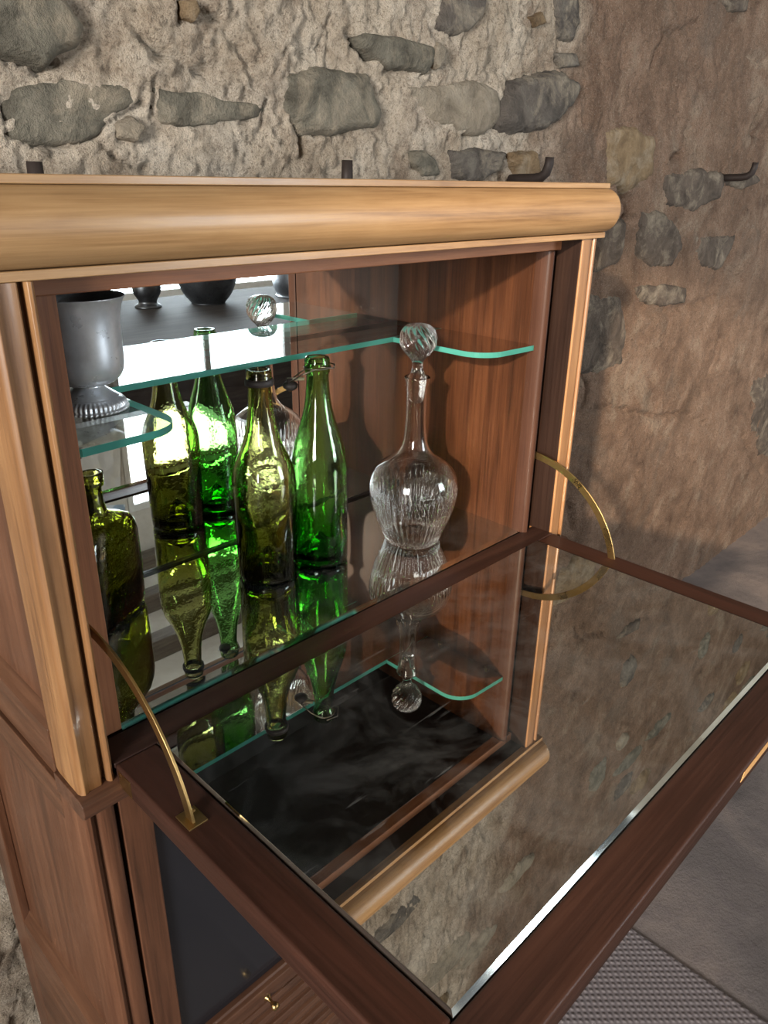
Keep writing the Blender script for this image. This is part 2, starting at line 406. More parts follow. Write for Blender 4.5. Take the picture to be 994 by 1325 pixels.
def wall_height(x, z):
    k = np.clip((x - 1.15)/.5, 0, 1); k = 1 - .5*k*k*(3-2*k)
    h = .013*fbm(x, z, 3.2, 4, .5, 3) + k*(.0085*fbm(x, z, 17, 5, .68, 20) + .0075*fbm(x, z, 75, 2, .6, 60))
    ridg = np.abs(fbm(x, z, 9, 3, .5, 50)); h = h - .006*np.clip(.09 - ridg, 0, .09)/.09*np.clip(fbm(x, z, 2.5, 2, .5, 70)+.25, 0, 1)*1.6
    return h
def build_wall():
    xs = [XL]
    while xs[-1] < XR:
        x = xs[-1]
        d = .03 if x < -.25 else (.0042 + max(0, x - .9) * .0028 if x < 3.4 else .02)
        xs.append(x + d)
    xs[-1] = XR
    zs = [-ZO]
    while zs[-1] < ZC:
        z = zs[-1]
        d = .014 if z < -.2 else (.0095 if z < .40 else (.0042 if z < .84 else (.0075 if z < 1.1 else .016)))
        zs.append(z + d)
    zs[-1] = ZC
    X, Z = np.meshgrid(np.array(xs), np.array(zs))
    h = wall_height(X, Z)
    for pl, w, dep in GOUGES:
        P = np.array([wp(p) for p in pl]); pad = w * 4
        jit = .5*w*fbm(X, Z, 60, 3, .6, 99)
        best = np.full(X.shape, 9.0)
        box_ = (X > P[:,0].min()-pad) & (X < P[:,0].max()+pad) & (Z > P[:,1].min()-pad) & (Z < P[:,1].max()+pad)
        for a, b in zip(P[:-1], P[1:]):
            ab = b - a; t = np.clip(((X[box_]-a[0])*ab[0] + (Z[box_]-a[1])*ab[1]) / (ab@ab + 1e-9), 0, 1)
            dd = np.hypot(X[box_]-a[0]-t*ab[0], Z[box_]-a[1]-t*ab[1]); best[box_] = np.minimum(best[box_], dd)
        sc = 1.0 if P[:,0].min() < 1.3 else 1.5
        h = h - dep*sc*np.exp(-((best + jit)/(w*.55*sc))**2)
    V = np.stack([X, YW - h, Z + ZO], -1).reshape(-1, 3)
    n, mrow = X.shape[1], X.shape[0]
    idx = np.arange(n*mrow).reshape(mrow, n)
    F = np.stack([idx[:-1,:-1], idx[:-1,1:], idx[1:,1:], idx[1:,:-1]], -1).reshape(-1, 4)
    me = bpy.data.meshes.new('wall_back')
    me.vertices.add(len(V)); me.vertices.foreach_set('co', V.ravel().astype(np.float32))
    me.loops.add(F.size); me.loops.foreach_set('vertex_index', F.ravel().astype(np.int32))
    me.polygons.add(len(F)); me.polygons.foreach_set('loop_start', (np.arange(len(F))*4).astype(np.int32))
    me.polygons.foreach_set('use_smooth', np.ones(len(F), dtype=bool))
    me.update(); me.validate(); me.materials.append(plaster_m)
    o = bpy.data.objects.new('wall_back', me); COL.objects.link(o)
    return struct(o, 'rough lime plastered rubble stone wall behind the cabinet')
wall_back = build_wall()
def build_stone(kind, poly, proud, k):
    P = np.array([wp(p) for p in poly]); c = P.mean(0); r = np.random.RandomState(100 + k)
    n = 84; pts = []
    seg = np.roll(P, -1, 0) - P; ln = np.hypot(*seg.T); cum = np.concatenate([[0], np.cumsum(ln)])
    for q in np.linspace(0, cum[-1], n, endpoint=False):
        i = np.searchsorted(cum, q, 'right') - 1; i = min(i, len(P)-1); pts.append(P[i] + seg[i]*(q - cum[i])/ln[i])
    pts = np.array(pts); pts = (np.roll(pts,1,0) + 2*pts + np.roll(pts,-1,0))/4
    size = np.hypot(*(P.max(0)-P.min(0)))
    pts = c + (pts - c)*(1 + .12*fbm(pts[:,0], pts[:,1], 28, 4, .6, 300+k)[:,None])
    vs, fs = [], []
    rings = [(1.16, -.030), (1.06, -.006), (.97, proud*.30), (.88, proud*.75), (.74, proud), (.55, proud*1.03), (.4, proud*1.05), (.25, proud*1.05), (.12, proud*1.05)]
    base = float(np.mean(wall_height(pts[:,0], pts[:,1])))
    for s_, d in rings:
        q = c + (pts - c)*s_
        hh = base + d + (.009*fbm(q[:,0], q[:,1], 14, 3, .5, 200+k) if s_ < 1.1 else 0)
        vs += [(a, YW - hv, b) for (a, b), hv in zip(q, np.broadcast_to(hh, n))]
    vs.append((c[0], YW - base - proud*1.1, c[1]))
    for i in range(len(rings)-1):
        fs += [(i*n+j, i*n+(j+1)%n, (i+1)*n+(j+1)%n, (i+1)*n+j) for j in range(n)]
    i = len(rings)-1
    fs += [(i*n+j, i*n+(j+1)%n, len(vs)-1) for j in range(n)]
    b = MB(); b.v = vs; b.f = fs
    return b.build('stone', STONES[kind], wall_back, smooth=True)
for k, (kind, poly, proud) in enumerate(STONE_DEFS): build_stone(kind, poly, proud, k)

# floor
m, nt, out = newmat('worn_stone_floor')
v = objcoord(nt); a = noise(nt, v, 3, 6, .6, .6); b = noise(nt, v, 22, 7, .7); g = noise(nt, v, 160, 4, .7)
c = ramp(nt, a, [(.3, rgb(84,78,77)), (.5, rgb(104,96,94)), (.7, rgb(126,113,107))])
c = mixc(nt, math_(nt, 'MULTIPLY', maprange(nt, b, .5, .7), .5), c, rgb(90,82,84))
principled(nt, out, c, .8, 0, 0, .1, .3, bump(nt, math_(nt, 'ADD', b, math_(nt, 'MULTIPLY', g, .4)), .5, .01))
floor_m = m
struct(MB().box(XL, XR, YF, YW + .05, -ZO - .10, -ZO).build('floor', floor_m, loc=(0,0,0)), 'worn grey stone floor')
whitewash = plain('whitewashed_wall', rgb(206,199,188), .9)
ceil_m = plain('ceiling_limewash', rgb(200,192,180), .9)
struct(MB().box(XL-.15, XR+.15, YF-.2, YW+.1, ZC, ZC+.1).build('ceiling', ceil_m, loc=(0,0,0)), 'pale limewashed ceiling')
struct(MB().box(XR, XR+.15, YF-.2, YW+.1, -ZO, ZC).build('wall_right', whitewash, loc=(0,0,0)), 'pale plastered end wall')
beam_m = wood('old_beam_wood', rgb(74,66,58), rgb(98,88,78), rgb(118,108,96), 'x', .7, 0, spec=.15)
for k in range(8):
    yb_ = YF + .14 + k*.58
    struct(MB().box(XL, XR, yb_, yb_+.13, ZC-.15, ZC).build('trim_%d' % (k+1), beam_m, loc=(0,0,0), bevel=.012), 'dark old ceiling beam running the length of the room')
# window openings: (along0, along1, z0, z1) in world metres; the first, added for light from the left, lies in the left wall (along y), the second in the front wall (along x)
WIN = [(-2.3, -.9, 1.05, 2.55), (2.35, 4.1, .62, 2.96)]
def holed(name, a0, a1, w, make, lab):
    fw = MB()
    for p, q, r, t in ((a0, w[0], -ZO, ZC), (w[1], a1, -ZO, ZC), (w[0], w[1], -ZO, w[2]-ZO), (w[0], w[1], w[3]-ZO, ZC)): make(fw, p, q, r, t)
    struct(fw.build(name, whitewash, loc=(0,0,0)), lab)
holed('wall_left', YF-.2, YW+.1, WIN[0], lambda f, p, q, r, t: f.box(XL-.2, XL, p, q, r, t), 'pale plastered side wall with a window')
holed('wall_front', XL, XR, WIN[1], lambda f, p, q, r, t: f.box(p, q, YF-.2, YF, r, t), 'pale plastered wall with a tall window')
for i, (x0, x1, z0, z1) in enumerate(WIN):
    e = bpy.data.objects.new('window_%d' % (i+1), None); COL.objects.link(e)
    e.location = (XL, (x0+x1)/2, z0) if i == 0 else ((x0+x1)/2, YF, z0)
    struct(e, ['white painted casement window in the side wall', 'tall white casement window behind the sideboard'][i])
    pl = XL if i == 0 else YF; z0 -= ZO; z1 -= ZO
    def wb(name, mat, p, q, d0, d1, r, t, bev=.0015):
        bb = (pl-d1, pl-d0, p, q, r, t) if i == 0 else (p, q, pl-d1, pl-d0, r, t)
        box(name, mat, e, bb, bevel=bev)
    for p, q, r, t in ((x0,x0+.06,z0,z1), (x1-.06,x1,z0,z1), (x0+.06,x1-.06,z0,z0+.06), (x0+.06,x1-.06,z1-.06,z1)):
        wb('window_frame', paint_white, p, q, .005, .05, r, t)
    xm = (x0+x1)/2; wb('mullion', paint_white, xm-.025, xm+.025, .009, .046, z0+.06, z1-.06)
    zm = z0 + (z1-z0)*.55
    for a0, a1 in ((x0+.06, xm-.025), (xm+.025, x1-.06)):
        wb('glazing_bar', paint_white, a0, a1, .013, .042, zm-.014, zm+.014)
        for b0, b1 in ((z0+.06, zm-.014), (zm+.014, z1-.06)):
            wb('pane', pane_glass, a0, a1, .026, .030, b0, b1, 0)

# ------------------------------------------------------------------ the cabinet
cab = thing('bar_cabinet', 'honey and brown wooden bar cabinet with mirrored interior, its flap lowered open', 'cabinet', (.35, .2, 0))
x0, x1 = -.085, .785           # outer body
YB = .400                      # back of the body
ix0, ix1 = -.0145, .7145       # inside faces
ym = .342                      # mirror plane
# --- crown
cr = MB(); prof = [(.03,.478)]
for k in range(19):
    t = -math.pi/2 + math.pi*k/18
    prof.append((.008 - .028*math.cos(t), .5085 + .0300*math.sin(t)))
prof += [(.03,.5385)]
cr.prism(prof, 'x', x0 - .020, x1 + .020).build('crown_moulding', oak_x, cab, bevel=.006, seg=4, angle=60)
box('crown_top_fillet', oak_x, cab, (x0-.022, x1+.016, .0015, .03, .5383, .5453), bevel=.001)
box('crown_bottom_fillet', oak_x, cab, (x0-.018, x1+.016, .0005, .014, .4705, .4785), bevel=.001)
box('top_board', oak_x, cab, (x0-.014, x1+.012, .0295, YB+.005, .4740, .5440), bevel=.002)
box('soffit', black_wood, cab, (x0-.010, x1+.008, .0135, .060, .4704, .4785), bevel=.0005)
# --- front posts (upper)
def post_profile(pts): return pts
lp = [(x0+.0015,.060),(x0,.050),(x0-.0005,.006),(x0+.001,.0015),(x0+.0045,-.001),(x0+.008,.0005),(x0+.010,.002),(-.0625,.002),(-.0610,.0035),(-.0605,.012),(-.0563,.012),(-.0560,.004),(-.0545,.0005),(-.0520,-.0005),(-.0497,.001),(-.0487,.004),(-.0487,.060)]
MB().prism(lp, 'z', -.018, .4704).build('front_post', oak_z, cab, bevel=.0006)
rp = [(.7487,.060),(.7487,.006),(.7500,.0045),(.7715,.0045),(.7725,.006),(.7730,.013),(.7775,.013),(.7780,.006),(.7795,.0035),(.7830,.0035),(.785,.006),(.785,.060)]
MB().prism(rp, 'z', -.018, .4704).build('front_post', oak_z, cab, bevel=.0006)
box('reveal_lining', reveal_wood, cab, (.7472, .7488, .0075, .050, -.001, .4703), bevel=.0003)  # thin strip over the oak post's inner face, shade in its colour
# ledge blocks below the posts
for a, b in ((x0-.004, -.0385), (.7385, x1+.004)):
    pr = [(.054,-.042),(-.004,-.042),(-.010,-.038),(-.012,-.030),(-.010,-.022),(-.004,-.018),(.054,-.018)]
    MB().prism(pr, 'x', a, b).build('post_ledge', brown_x, cab, bevel=.0008)
for a, b in ((x0-.004, x0+.006), (x1-.006, x1+.004)):
    box('side_ledge', brown_y, cab, (a, b, .0545, YB, -.042, -.0302), bevel=.001)
# --- stops round the opening
box('stop_strip', stop_wood, cab, (-.0487, ix0, .046, .060, -.001, .4704))
box('stop_strip', reveal_wood, cab, (.7265, .7487, .050, .060, -.001, .4704))  # recess strip in the same shade-darkened tone, unlike the brown left stop
MB().prism([(ix1-.002,.060),(ix1-.002,.040),(ix1+.001,.035),(.7195,.033),(.7245,.035),(.7268,.040),(.7268,.060)], 'z', -.001, .453).build('edge_bead', red_edge, cab, bevel=.0006)
box('stop_strip', stop_wood_x, cab, (-.0487, .7487, .040, .060, .453, .4704))
# --- carcass
box('interior_side', inner_z, cab, (ix0-.012, ix0, .060, ym+.006, -.012, .4700), bevel=.0005)
box('interior_side', inner_z, cab, (ix1, ix1+.012, .060, ym+.006, -.012, .4700), bevel=.0005)
box('interior_ceiling', black_wood, cab, (ix0, ix1, .060, ym+.006, .456, .4703), bevel=0)
MB().box(ix0, ix1, ym, ym+.005, .0035, .456).build('back_mirror', mirror_back, cab)
box('mirror_foot_strip', black_wood, cab, (ix0, ix1, ym-.0045, ym+.005, -.0005, .0032), bevel=.0004)
fm = MB().box(ix0, ix1, .0545, ym-.0045, -.006, 0).build('floor_mirror', mirror_floor, cab)
MB().add([(ix0,.0545,0),(ix1,.0545,0),(ix1,.0450,-.0016),(ix0,.0450,-.0016),(ix0,.0545,-.006),(ix1,.0545,-.006),(ix1,.0450,-.006),(ix0,.0450,-.006)],
         [(0,1,2,3),(7,6,5,4),(3,2,6,7),(0,3,7,4),(1,5,6,2),(0,4,5,1)]).build('floor_mirror_bevel', mirror_edge, cab, fm)
box('interior_base', dark_x, cab, (-.0487, .7487, .042, YB, -.026, -.0065), bevel=.0005)
box('back_board', brown_x, cab, (x0+.004, x1-.004, ym+.008, YB, -.026, .4703), bevel=0)
# --- outer sides: rails, back stiles, sunk panels
for s, xo in ((1, x0), (-1, x1)):
    d = .012 * s
    bx_ = lambda a, b: (min(a, b), max(a, b))
    xa, xb = bx_(xo, xo + d); pa, pb = bx_(xo + d, xo + d*1.9)
    box('side_rail', brown_y, cab, (xa, xb, .0604, .355, -.030, .030)); box('side_rail', brown_y, cab, (xa, xb, .0604, .355, .42, .4704))
    box('side_stile', brown_z, cab, (xa, xb, .355, YB, -.030, .4704))
    box('side_panel', brown_z, cab, (pa, pb, .050, YB-.01, -.020, .4704), bevel=0)
    # sloped lip on top of the lower rail of the sunk panel
    pr = [(xo + s*.0005,.030),(xo + d,.042),(xo + d,.030)]
    MB().add([(pr[0][0],.052,pr[0][1]),(pr[1][0],.052,pr[1][1]),(pr[2][0],.052,pr[2][1]),(pr[0][0],.355,pr[0][1]),(pr[1][0],.355,pr[1][1]),(pr[2][0],.355,pr[2][1])],
             [(0,1,2),(5,4,3),(0,3,4,1),(1,4,5,2),(2,5,3,0)]).build('panel_lip', brown_y, cab)
    # lower half
    box('side_rail', brown_y, cab, (xa, xb, .0604, .345, -.95, -.505)); box('side_rail', brown_y, cab, (xa, xb, .0604, .345, -.090, -.0305))
    box('side_stile', brown_z, cab, (xa, xb, .345, YB, -.95, -.0305))
    box('side_panel', brown_z, cab, (pa, pb, .050, YB-.01, -.92, -.0305), bevel=0)
    MB().add([(xo + s*.0005,.052,-.505),(xo + d,.052,-.490),(xo + d,.052,-.505),(xo + s*.0005,.345,-.505),(xo + d,.345,-.490),(xo + d,.345,-.505)],
             [(0,1,2),(5,4,3),(0,3,4,1),(1,4,5,2),(2,5,3,0)]).build('panel_lip', brown_y, cab)
# --- lower front
ql = [(x0,.060),(x0,.008),(x0+.002,.003),(x0+.006,.002),(x0+.009,.005),(x0+.0115,.009),(x0+.014,.006),(x0+.017,.004),(-.0560,.004),(-.0530,.005),(-.0515,.008),(-.0515,.060)]
MB().prism(ql, 'z', -.95, -.0425).build('lower_post', brown_z, cab, bevel=.0006)
MB().prism([(.70 - a, b) for a, b in ql][::-1], 'z', -.95, -.0425).build('lower_post', brown_z, cab, bevel=.0006)
ld = box('lower_door', brown_z, cab, (-.0470, -.0120, .006, .028, -.495, -.046), bevel=.0015)
box('door_stile', brown_z, cab, (.7120, .7470, .006, .028, -.495, -.046), ld)
box('door_rail', brown_x, cab, (-.0120, .7120, .006, .028, -.075, -.046), ld)
MB().box(-.0120, .7120, .013, .018, -.495, -.075).build('black_panel', black_glass, cab, ld)
MB().prism([(.028,-.530),(.004,-.530),(-.002,-.527),(-.004,-.510),(-.002,-.500),(.004,-.4985),(.006,-.4955),(.028,-.4955)], 'x', -.0470, .7470).build('bottom_rail', brown_x, cab, ld, bevel=.0008)
kn = MB().lathe([(.0001,-.004),(.0055,-.004),(.0055,0),(.0030,.003),(.0025,.010),(.0045,.013),(.0062,.017),(.0052,.021),(.0001,.0225)], 18, 0, 0, 0)
kn.v = [(.113 + a, -.0035 - c, -.520 + b) for a, b, c in kn.v]
kn.build('knob', brass, cab, ld, smooth=True)
dr = box('drawer', brown_x, cab, (-.0470, .7470, .008, .030, -.750, -.534), bevel=.001)
for k in range(7):
    zc = -.548 - .028*k
    MB().prism([(.010,zc-.009),(.003,zc-.007),(.000,zc),(.003,zc+.007),(.010,zc+.009)], 'x', -.0440, .7440).build('reeded_strip', brown_x, cab, dr, bevel=.0006)
box('plinth', brown_x, cab, (-.0470, .7470, .010, .040, -.95, -.754), bevel=.001)
box('back_board', brown_x, cab, (x0+.004, x1-.004, .385, YB, -.95, -.027), bevel=0)

# --- drop flap
flap = box('drop_flap', dark_x, cab, (-.0450, .7470, -.4515, .0400, -.030, -.0065), bevel=.002)
box('frame_rail', dark_x, cab, (-.0470, .7490, .0006, .0415, -.0066, .0000), flap, bevel=.0016)
box('frame_rail', dark_x, cab, (-.0470, .7490, -.4530, -.4045, -.0260, .0000), flap, bevel=.0035, seg=3)
box('frame_stile', dark_y, cab, (-.0470, -.0006, -.4044, .0005, -.0280, .0000), flap, bevel=.0035, seg=3)
box('frame_stile', dark_y, cab, (.7006, .7490, -.4044, .0005, -.0280, .0000), flap, bevel=.0035, seg=3)
worn = plain('bare_worn_wood', rgb(150,116,72), .8)
MB().add([(.405,-.4534,-.004),(.545,-.4534,-.003),(.560,-.4534,-.012),(.400,-.4534,-.014),(.405,-.4520,-.004),(.545,-.4520,-.003),(.560,-.4520,-.012),(.400,-.4520,-.014)],
         [(0,1,2,3),(7,6,5,4),(0,4,5,1),(1,5,6,2),(2,6,7,3),(3,7,4,0)]).build('worn_edge_patch', worn, cab, flap)
mz = .0034; w_ = .0036; w2_ = .0022
mg = MB().box(w2_, .70-w2_, -.404+w_, -w2_, -.0062, mz).build('flap_mirror', mirror_flap, cab, flap)
be = MB()
o_ = [(0,-.404),(.70,-.404),(.70,0),(0,0)]; i_ = [(w2_,-.404+w_),(.70-w2_,-.404+w_),(.70-w2_,-w2_),(w2_,-w2_)]
vs = [(a,b,-.0006) for a,b in o_] + [(a,b,mz) for a,b in i_] + [(a,b,-.0062) for a,b in o_] + [(a,b,-.0062) for a,b in i_]
fs = []
for k in range(4):
    l = (k+1) % 4
    fs += [(k,l,4+l,4+k),(8+k,12+k,12+l,8+l),(k,8+k,8+l,l)]
be.add(vs, fs).build('mirror_bevel', mirror_edge, cab, flap)
# brass stays: flat curved bars from the cabinet side to a plate on the flap
def stay(xc):
    cy, cz, rr = .052, -.042, .175
    th0, th1 = math.radians(92), math.radians(166.4)
    b = MB(); n = 28; vs = []
    for k in range(n+1):
        t = th0 + (th1-th0)*k/n
        for dr_ in (-.0058, .0058):
            for dx in (-.0014, .0014):
                vs.append((xc+dx, cy + (rr+dr_)*math.cos(t), cz + (rr+dr_)*math.sin(t)))
    fs = []
    for k in range(n):
        a = 4*k; c_ = a + 4
        fs += [(a,a+1,c_+1,c_),(a+3,a+2,c_+2,c_+3),(a+1,a+3,c_+3,c_+1),(a+2,a,c_,c_+2)]
    fs += [(0,2,3,1),(4*n,4*n+1,4*n+3,4*n+2)]
    b.add(vs, fs).build('brass_stay', brass, cab, flap, bevel=.0004)
    ye = cy + rr*math.cos(th1)
    if xc > .3: return
    box('stay_plate', brass, cab, (xc-.008, xc+.012, ye-.010, ye+.014, .0000, .0020), flap, bevel=.0005)
    MB().lathe([(.0001,0),(.003,0),(.0028,.001),(.0001,.0015)], 12, xc+.007, ye+.009, .0020).build('screw', brass, cab, flap, smooth=True)
stay(-.0330); stay(.7350)
box('hinge_leaf', brass, cab, (-.0476, -.0466, -.030, -.006, -.024, -.004), flap, bevel=.0003)

# --- glass shelves: a long one along the mirror and a wing on each side
zs = .3148; ts = .0078; ws = .119; ysb = .238; yw = .0484
def slab(name, poly, parent_root):
    n = len(poly); b = MB()
    b.add([(a, c, zs) for a, c in poly] + [(a, c, zs - ts) for a, c in poly], [tuple(range(n)), tuple(range(2*n-1, n-1, -1))])
    o = b.build(name, shelf_glass, parent_root)
    e = MB(); e.add([(a, c, zs) for a, c in poly] + [(a, c, zs - ts) for a, c in poly], [(i, (i+1) % n, n + (i+1) % n, n + i) for i in range(n)])
    e.build('glass_edge', glass_edge, parent_root, o)
    return o
slab('glass_shelf', [(ix0, ysb), (ix1, ysb), (ix1, ym), (ix0, ym)], cab)
def wing(sgn):
    X = (lambda a: ix0 + a) if sgn > 0 else (lambda a: ix1 - a)
    p = [(X(0), yw + .014), (X(.003), yw + .014 - .0), (X(.004), yw + .001), (X(.010), yw)]
    p = [(X(0), yw + .003), (X(.003), yw)]
    rr = .046
    for k in range(11):
        t = -math.pi/2 + math.pi/2*k/10
        p.append((X(ws - rr + rr*math.cos(t)), yw + .004 + rr + rr*math.sin(t)))
    p += [(X(ws), ysb - .0008), (X(0), ysb - .0008)]
    return p if sgn > 0 else p[::-1]
slab('glass_shelf', wing(1), cab); slab('glass_shelf', wing(-1), cab)
for X, s in ((ix0, 1), (ix1, -1)):
    for yy in (.085, .20, .315):
        a, b = sorted((X, X + s*.008)); box('shelf_peg', brass, cab, (a, b, yy-.003, yy+.003, zs-ts-.005, zs-ts), bevel=.0006)

# ------------------------------------------------------------------ bottles and glassware
def shell(outer, thick, bottom=.006, heavy=.006, punt=.034):
    """closed profile of a hollow vessel: outer wall up, then inner wall down"""
    inner = [(max(r - thick - heavy*max(0., min(1., (.105 - z)/.045)), .002), z) for r, z in outer if z > bottom + .004]
    return [(.0004, punt), (.008, punt*.92), (.018, punt*.55), (.026, punt*.15)] + outer + inner[::-1] + [(.024, bottom + punt*.2 + .006), (.014, bottom + punt*.8), (.0004, bottom + punt + .006)]
def smooth_prof(p, n=3):
    # Catmull-Rom through the control points
    out_ = []
    for i in range(len(p)-1):
        a, b, c, d = p[max(i-1,0)], p[i], p[i+1], p[min(i+2,len(p)-1)]
        for k in range(n):
            t = k/n
            out_.append(tuple(.5*((2*b[j]) + (-a[j]+c[j])*t + (2*a[j]-5*b[j]+4*c[j]-d[j])*t*t + (-a[j]+3*b[j]-3*c[j]+d[j])*t**3) for j in (0,1)))
    return out_ + [p[-1]]
def at_floor(px, py, z=0.0): q = at(px, py, 'z', z); return float(q[0]), float(q[1])

bx, by = at_floor(348, 742)
e = thing('wine_bottle', 'olive green glass bottle with a thick dark lip, standing beside the green swing-top bottle', 'bottle', (bx, by, ZO))
body = smooth_prof([(.038,0),(.0425,.004),(.0437,.012),(.0445,.06),(.0452,.11),(.0455,.145),(.0440,.163),(.0395,.178),(.0320,.195),(.0255,.213),(.0205,.233),(.0175,.255),(.0160,.275),(.0156,.288)])
body += [(.0182,.2895),(.0188,.293),(.0182,.297),(.0172,.299),(.0176,.304),(.0168,.309),(.0150,.3098)]
MB().lathe(shell(body, .0032), 64, bx, by, 0).build('bottle_body', glass_olive, e, smooth=True)
MB().lathe([(.0174,.2885),(.0196,.2885),(.0198,.293),(.0186,.2975),(.0174,.2975)], 40, bx, by, 0, closed=True).build('lip_ring', rubber, e, smooth=True)

bx, by = at_floor(415.5, 722)
e = thing('swing_top_bottle', 'bright green glass bottle with a wire swing stopper hanging at its neck', 'bottle', (bx, by, ZO))
body = smooth_prof([(.036,0),(.0405,.004),(.0415,.012),(.0418,.06),(.0415,.12),(.0410,.150),(.0398,.168),(.0360,.188),(.0300,.208),(.0240,.228),(.0195,.248),(.0170,.268),(.0158,.285)])
body += [(.0160,.293),(.0180,.296),(.0182,.306),(.0176,.314),(.0160,.3165),(.0148,.3165)]
MB().lathe(shell(body, .0030), 64, bx, by, 0).build('bottle_body', glass_green, e, smooth=True)
lf = Vector((-.70, .713, 0)); ac = Vector((.713, .70, 0)); b0 = Vector((bx, by, .302))
ring = [b0 + (lf*math.cos(t) + ac*math.sin(t))*.0186 for t in np.linspace(0, 2*math.pi, 33)]
MB().tube(ring, .0011, 8).build('neck_wire', steel_wire, e, smooth=True)
P0 = b0 + lf*.039 + Vector((0,0,-.026))
for sg in (-1, 1):
    MB().tube([b0 + ac*sg*.0192 + lf*.002, b0 + ac*sg*.017 + lf*.020 + Vector((0,0,-.008)), P0 + ac*sg*.009 + Vector((0,0,.005)), P0 + Vector((0,0,.002))], .0010, 8).build('wire_bail', steel_wire, e, smooth=True)
MB().tube([b0 - lf*.006 + ac*-.020 + Vector((0,0,.004)), b0 - lf*.024 + ac*-.012 + Vector((0,0,.001)), b0 - lf*.024 + ac*.012 + Vector((0,0,.001)), b0 - lf*.006 + ac*.020 + Vector((0,0,.004))], .0009, 8).build('lever_wire', steel_wire, e, smooth=True)
st = MB().lathe([(.0001,-.008),(.006,-.0078),(.0105,-.004),(.0112,.000),(.0085,.003),(.0055,.004),(.0048,.009),(.0001,.0095)], 24, P0.x, P0.y, P0.z)
st.build('stopper_cap', rubber, e, smooth=True)
MB().tube([P0 + Vector((0,0,.007)) + lf*.004, P0 + Vector((0,0,.0085)) - lf*.020], .0024, 10).build('lever_bar', plain('old_ceramic', rgb(150,140,122), .5), e, smooth=True)

# crystal decanter
bx, by = at_floor(533, 697)
e = thing('decanter', 'clear crystal decanter with fluted round body and twisted ball stopper', 'decanter', (bx, by, ZO))
body = smooth_prof([(.0405,0),(.0440,.003),(.0490,.016),(.0580,.038),(.0660,.062),(.0702,.088),(.0690,.108),(.0620,.124),(.0480,.136),(.0330,.146),(.0240,.157),(.0192,.172),(.0168,.195),(.0160,.225),(.0162,.250),(.0176,.262),(.0198,.271)], 4)
body += [(.0190,.2725)]
def flute(t, z, r):
    a = max(0.0, min(1.0, (.100 - z)/.016)) * min(1.0, z/.006)
    if r < .035: a = 0
    return 1 + .014*a*math.cos(44*t)
MB().lathe(shell(body, .0030, .006, 0, .004), 264, bx, by, 0, mod=flute).build('decanter_body', glass_clear, e, smooth=True)
sp_ = smooth_prof([(.0003,.232),(.0060,.2325),(.0100,.236),(.0122,.250),(.0142,.268),(.0118,.276),(.0085,.284),(.0082,.292),(.0115,.300),(.0190,.308),(.0250,.318),(.0268,.329),(.0245,.341),(.0160,.3495),(.0003,.3525)], 4)
tw = lambda t, z, r: 1 + (.050*math.cos(15*(t + (z-.30)*26)) if z > .298 else 0)
MB().lathe(sp_, 180, bx, by, 0, mod=tw).build('stopper', glass_clear, e, smooth=True)

# flat flask
fx_, fy_ = .086, .266
e = thing('flask_bottle', 'dark olive flat-sided flask bottle standing below the goblet shelf', 'bottle', (fx_, fy_, ZO))
ang = math.radians(33); ca, sa = math.cos(ang), math.sin(ang)
lev = [(0,.052,.022),(.003,.056,.026),(.012,.058,.028),(.06,.059,.029),(.105,.058,.029),(.118,.055,.028),(.130,.046,.026),(.137,.034,.022),(.142,.022,.017),(.147,.0150,.0140),(.156,.0125,.0125),(.172,.0115,.0115),(.180,.0115,.0115),(.1815,.0150,.0150),(.186,.0155,.0155),(.188,.0140,.0140),(.190,.0155,.0155),(.196,.0150,.0150),(.197,.0130,.0130)]
def flask(ring_list):
    n = 72; vs = []
    for z, a, b in ring_list:
        ex = 2.0 + 3.0*min(1, max(0, (a - .016)/.03))
        for k in range(n):
            t = 2*math.pi*k/n; c_, s_ = math.cos(t), math.sin(t)
            u = a*math.copysign(abs(c_)**(2/ex), c_); w = b*math.copysign(abs(s_)**(2/ex), s_)
            vs.append((fx_ + u*ca - w*sa, fy_ + u*sa + w*ca, z))
    m_ = len(ring_list)
    fs = [(i*n+k, i*n+(k+1)%n, (i+1)*n+(k+1)%n, (i+1)*n+k) for i in range(m_-1) for k in range(n)]
    fs += [tuple(range(n))[::-1], tuple(range((m_-1)*n, m_*n))]
    return MB().add(vs, fs)
lev = [(z*1.05, a*1.03, b) for z, a, b in lev]
th = .0036
rings = lev + [(z, max(a-th,.004), max(b-th,.004)) for z, a, b in lev[::-1] if z > .010] + [(.009, .040, .014)]
flask(rings).build('flask_body', glass_flask, e, smooth=True)

# goblet
gx, gy = .0570, .1690
e = thing('pewter_goblet', 'dull grey pewter goblet with a ribbed foot on the glass shelf', 'goblet', (gx, gy, zs + ZO))
cup = smooth_prof([(.0003,.0275),(.012,.0270),(.024,.0285),(.0330,.0340),(.0380,.0430),(.0395,.0560),(.0398,.0800),(.0410,.0980),(.0440,.1110),(.0480,.1180)], 4)
inn = [(.0464,.1183),(.0424,.1105),(.0394,.0975),(.0382,.0800),(.0378,.0560),(.0355,.0440),(.0300,.0375),(.0003,.0360)]
MB().lathe(cup + inn, 72, gx, gy, zs).build('goblet_cup', pewter, e, smooth=True)
MB().lathe(smooth_prof([(.0300,.0130),(.0290,.0145),(.0235,.0185),(.0180,.0225),(.0150,.0262),(.0155,.0285),(.0003,.0285)], 3), 64, gx, gy, zs).build('goblet_stem', pewter, e, smooth=True)
rib = lambda t, z, r: 1 + (.022*math.cos(46*t) if r > .033 else 0)
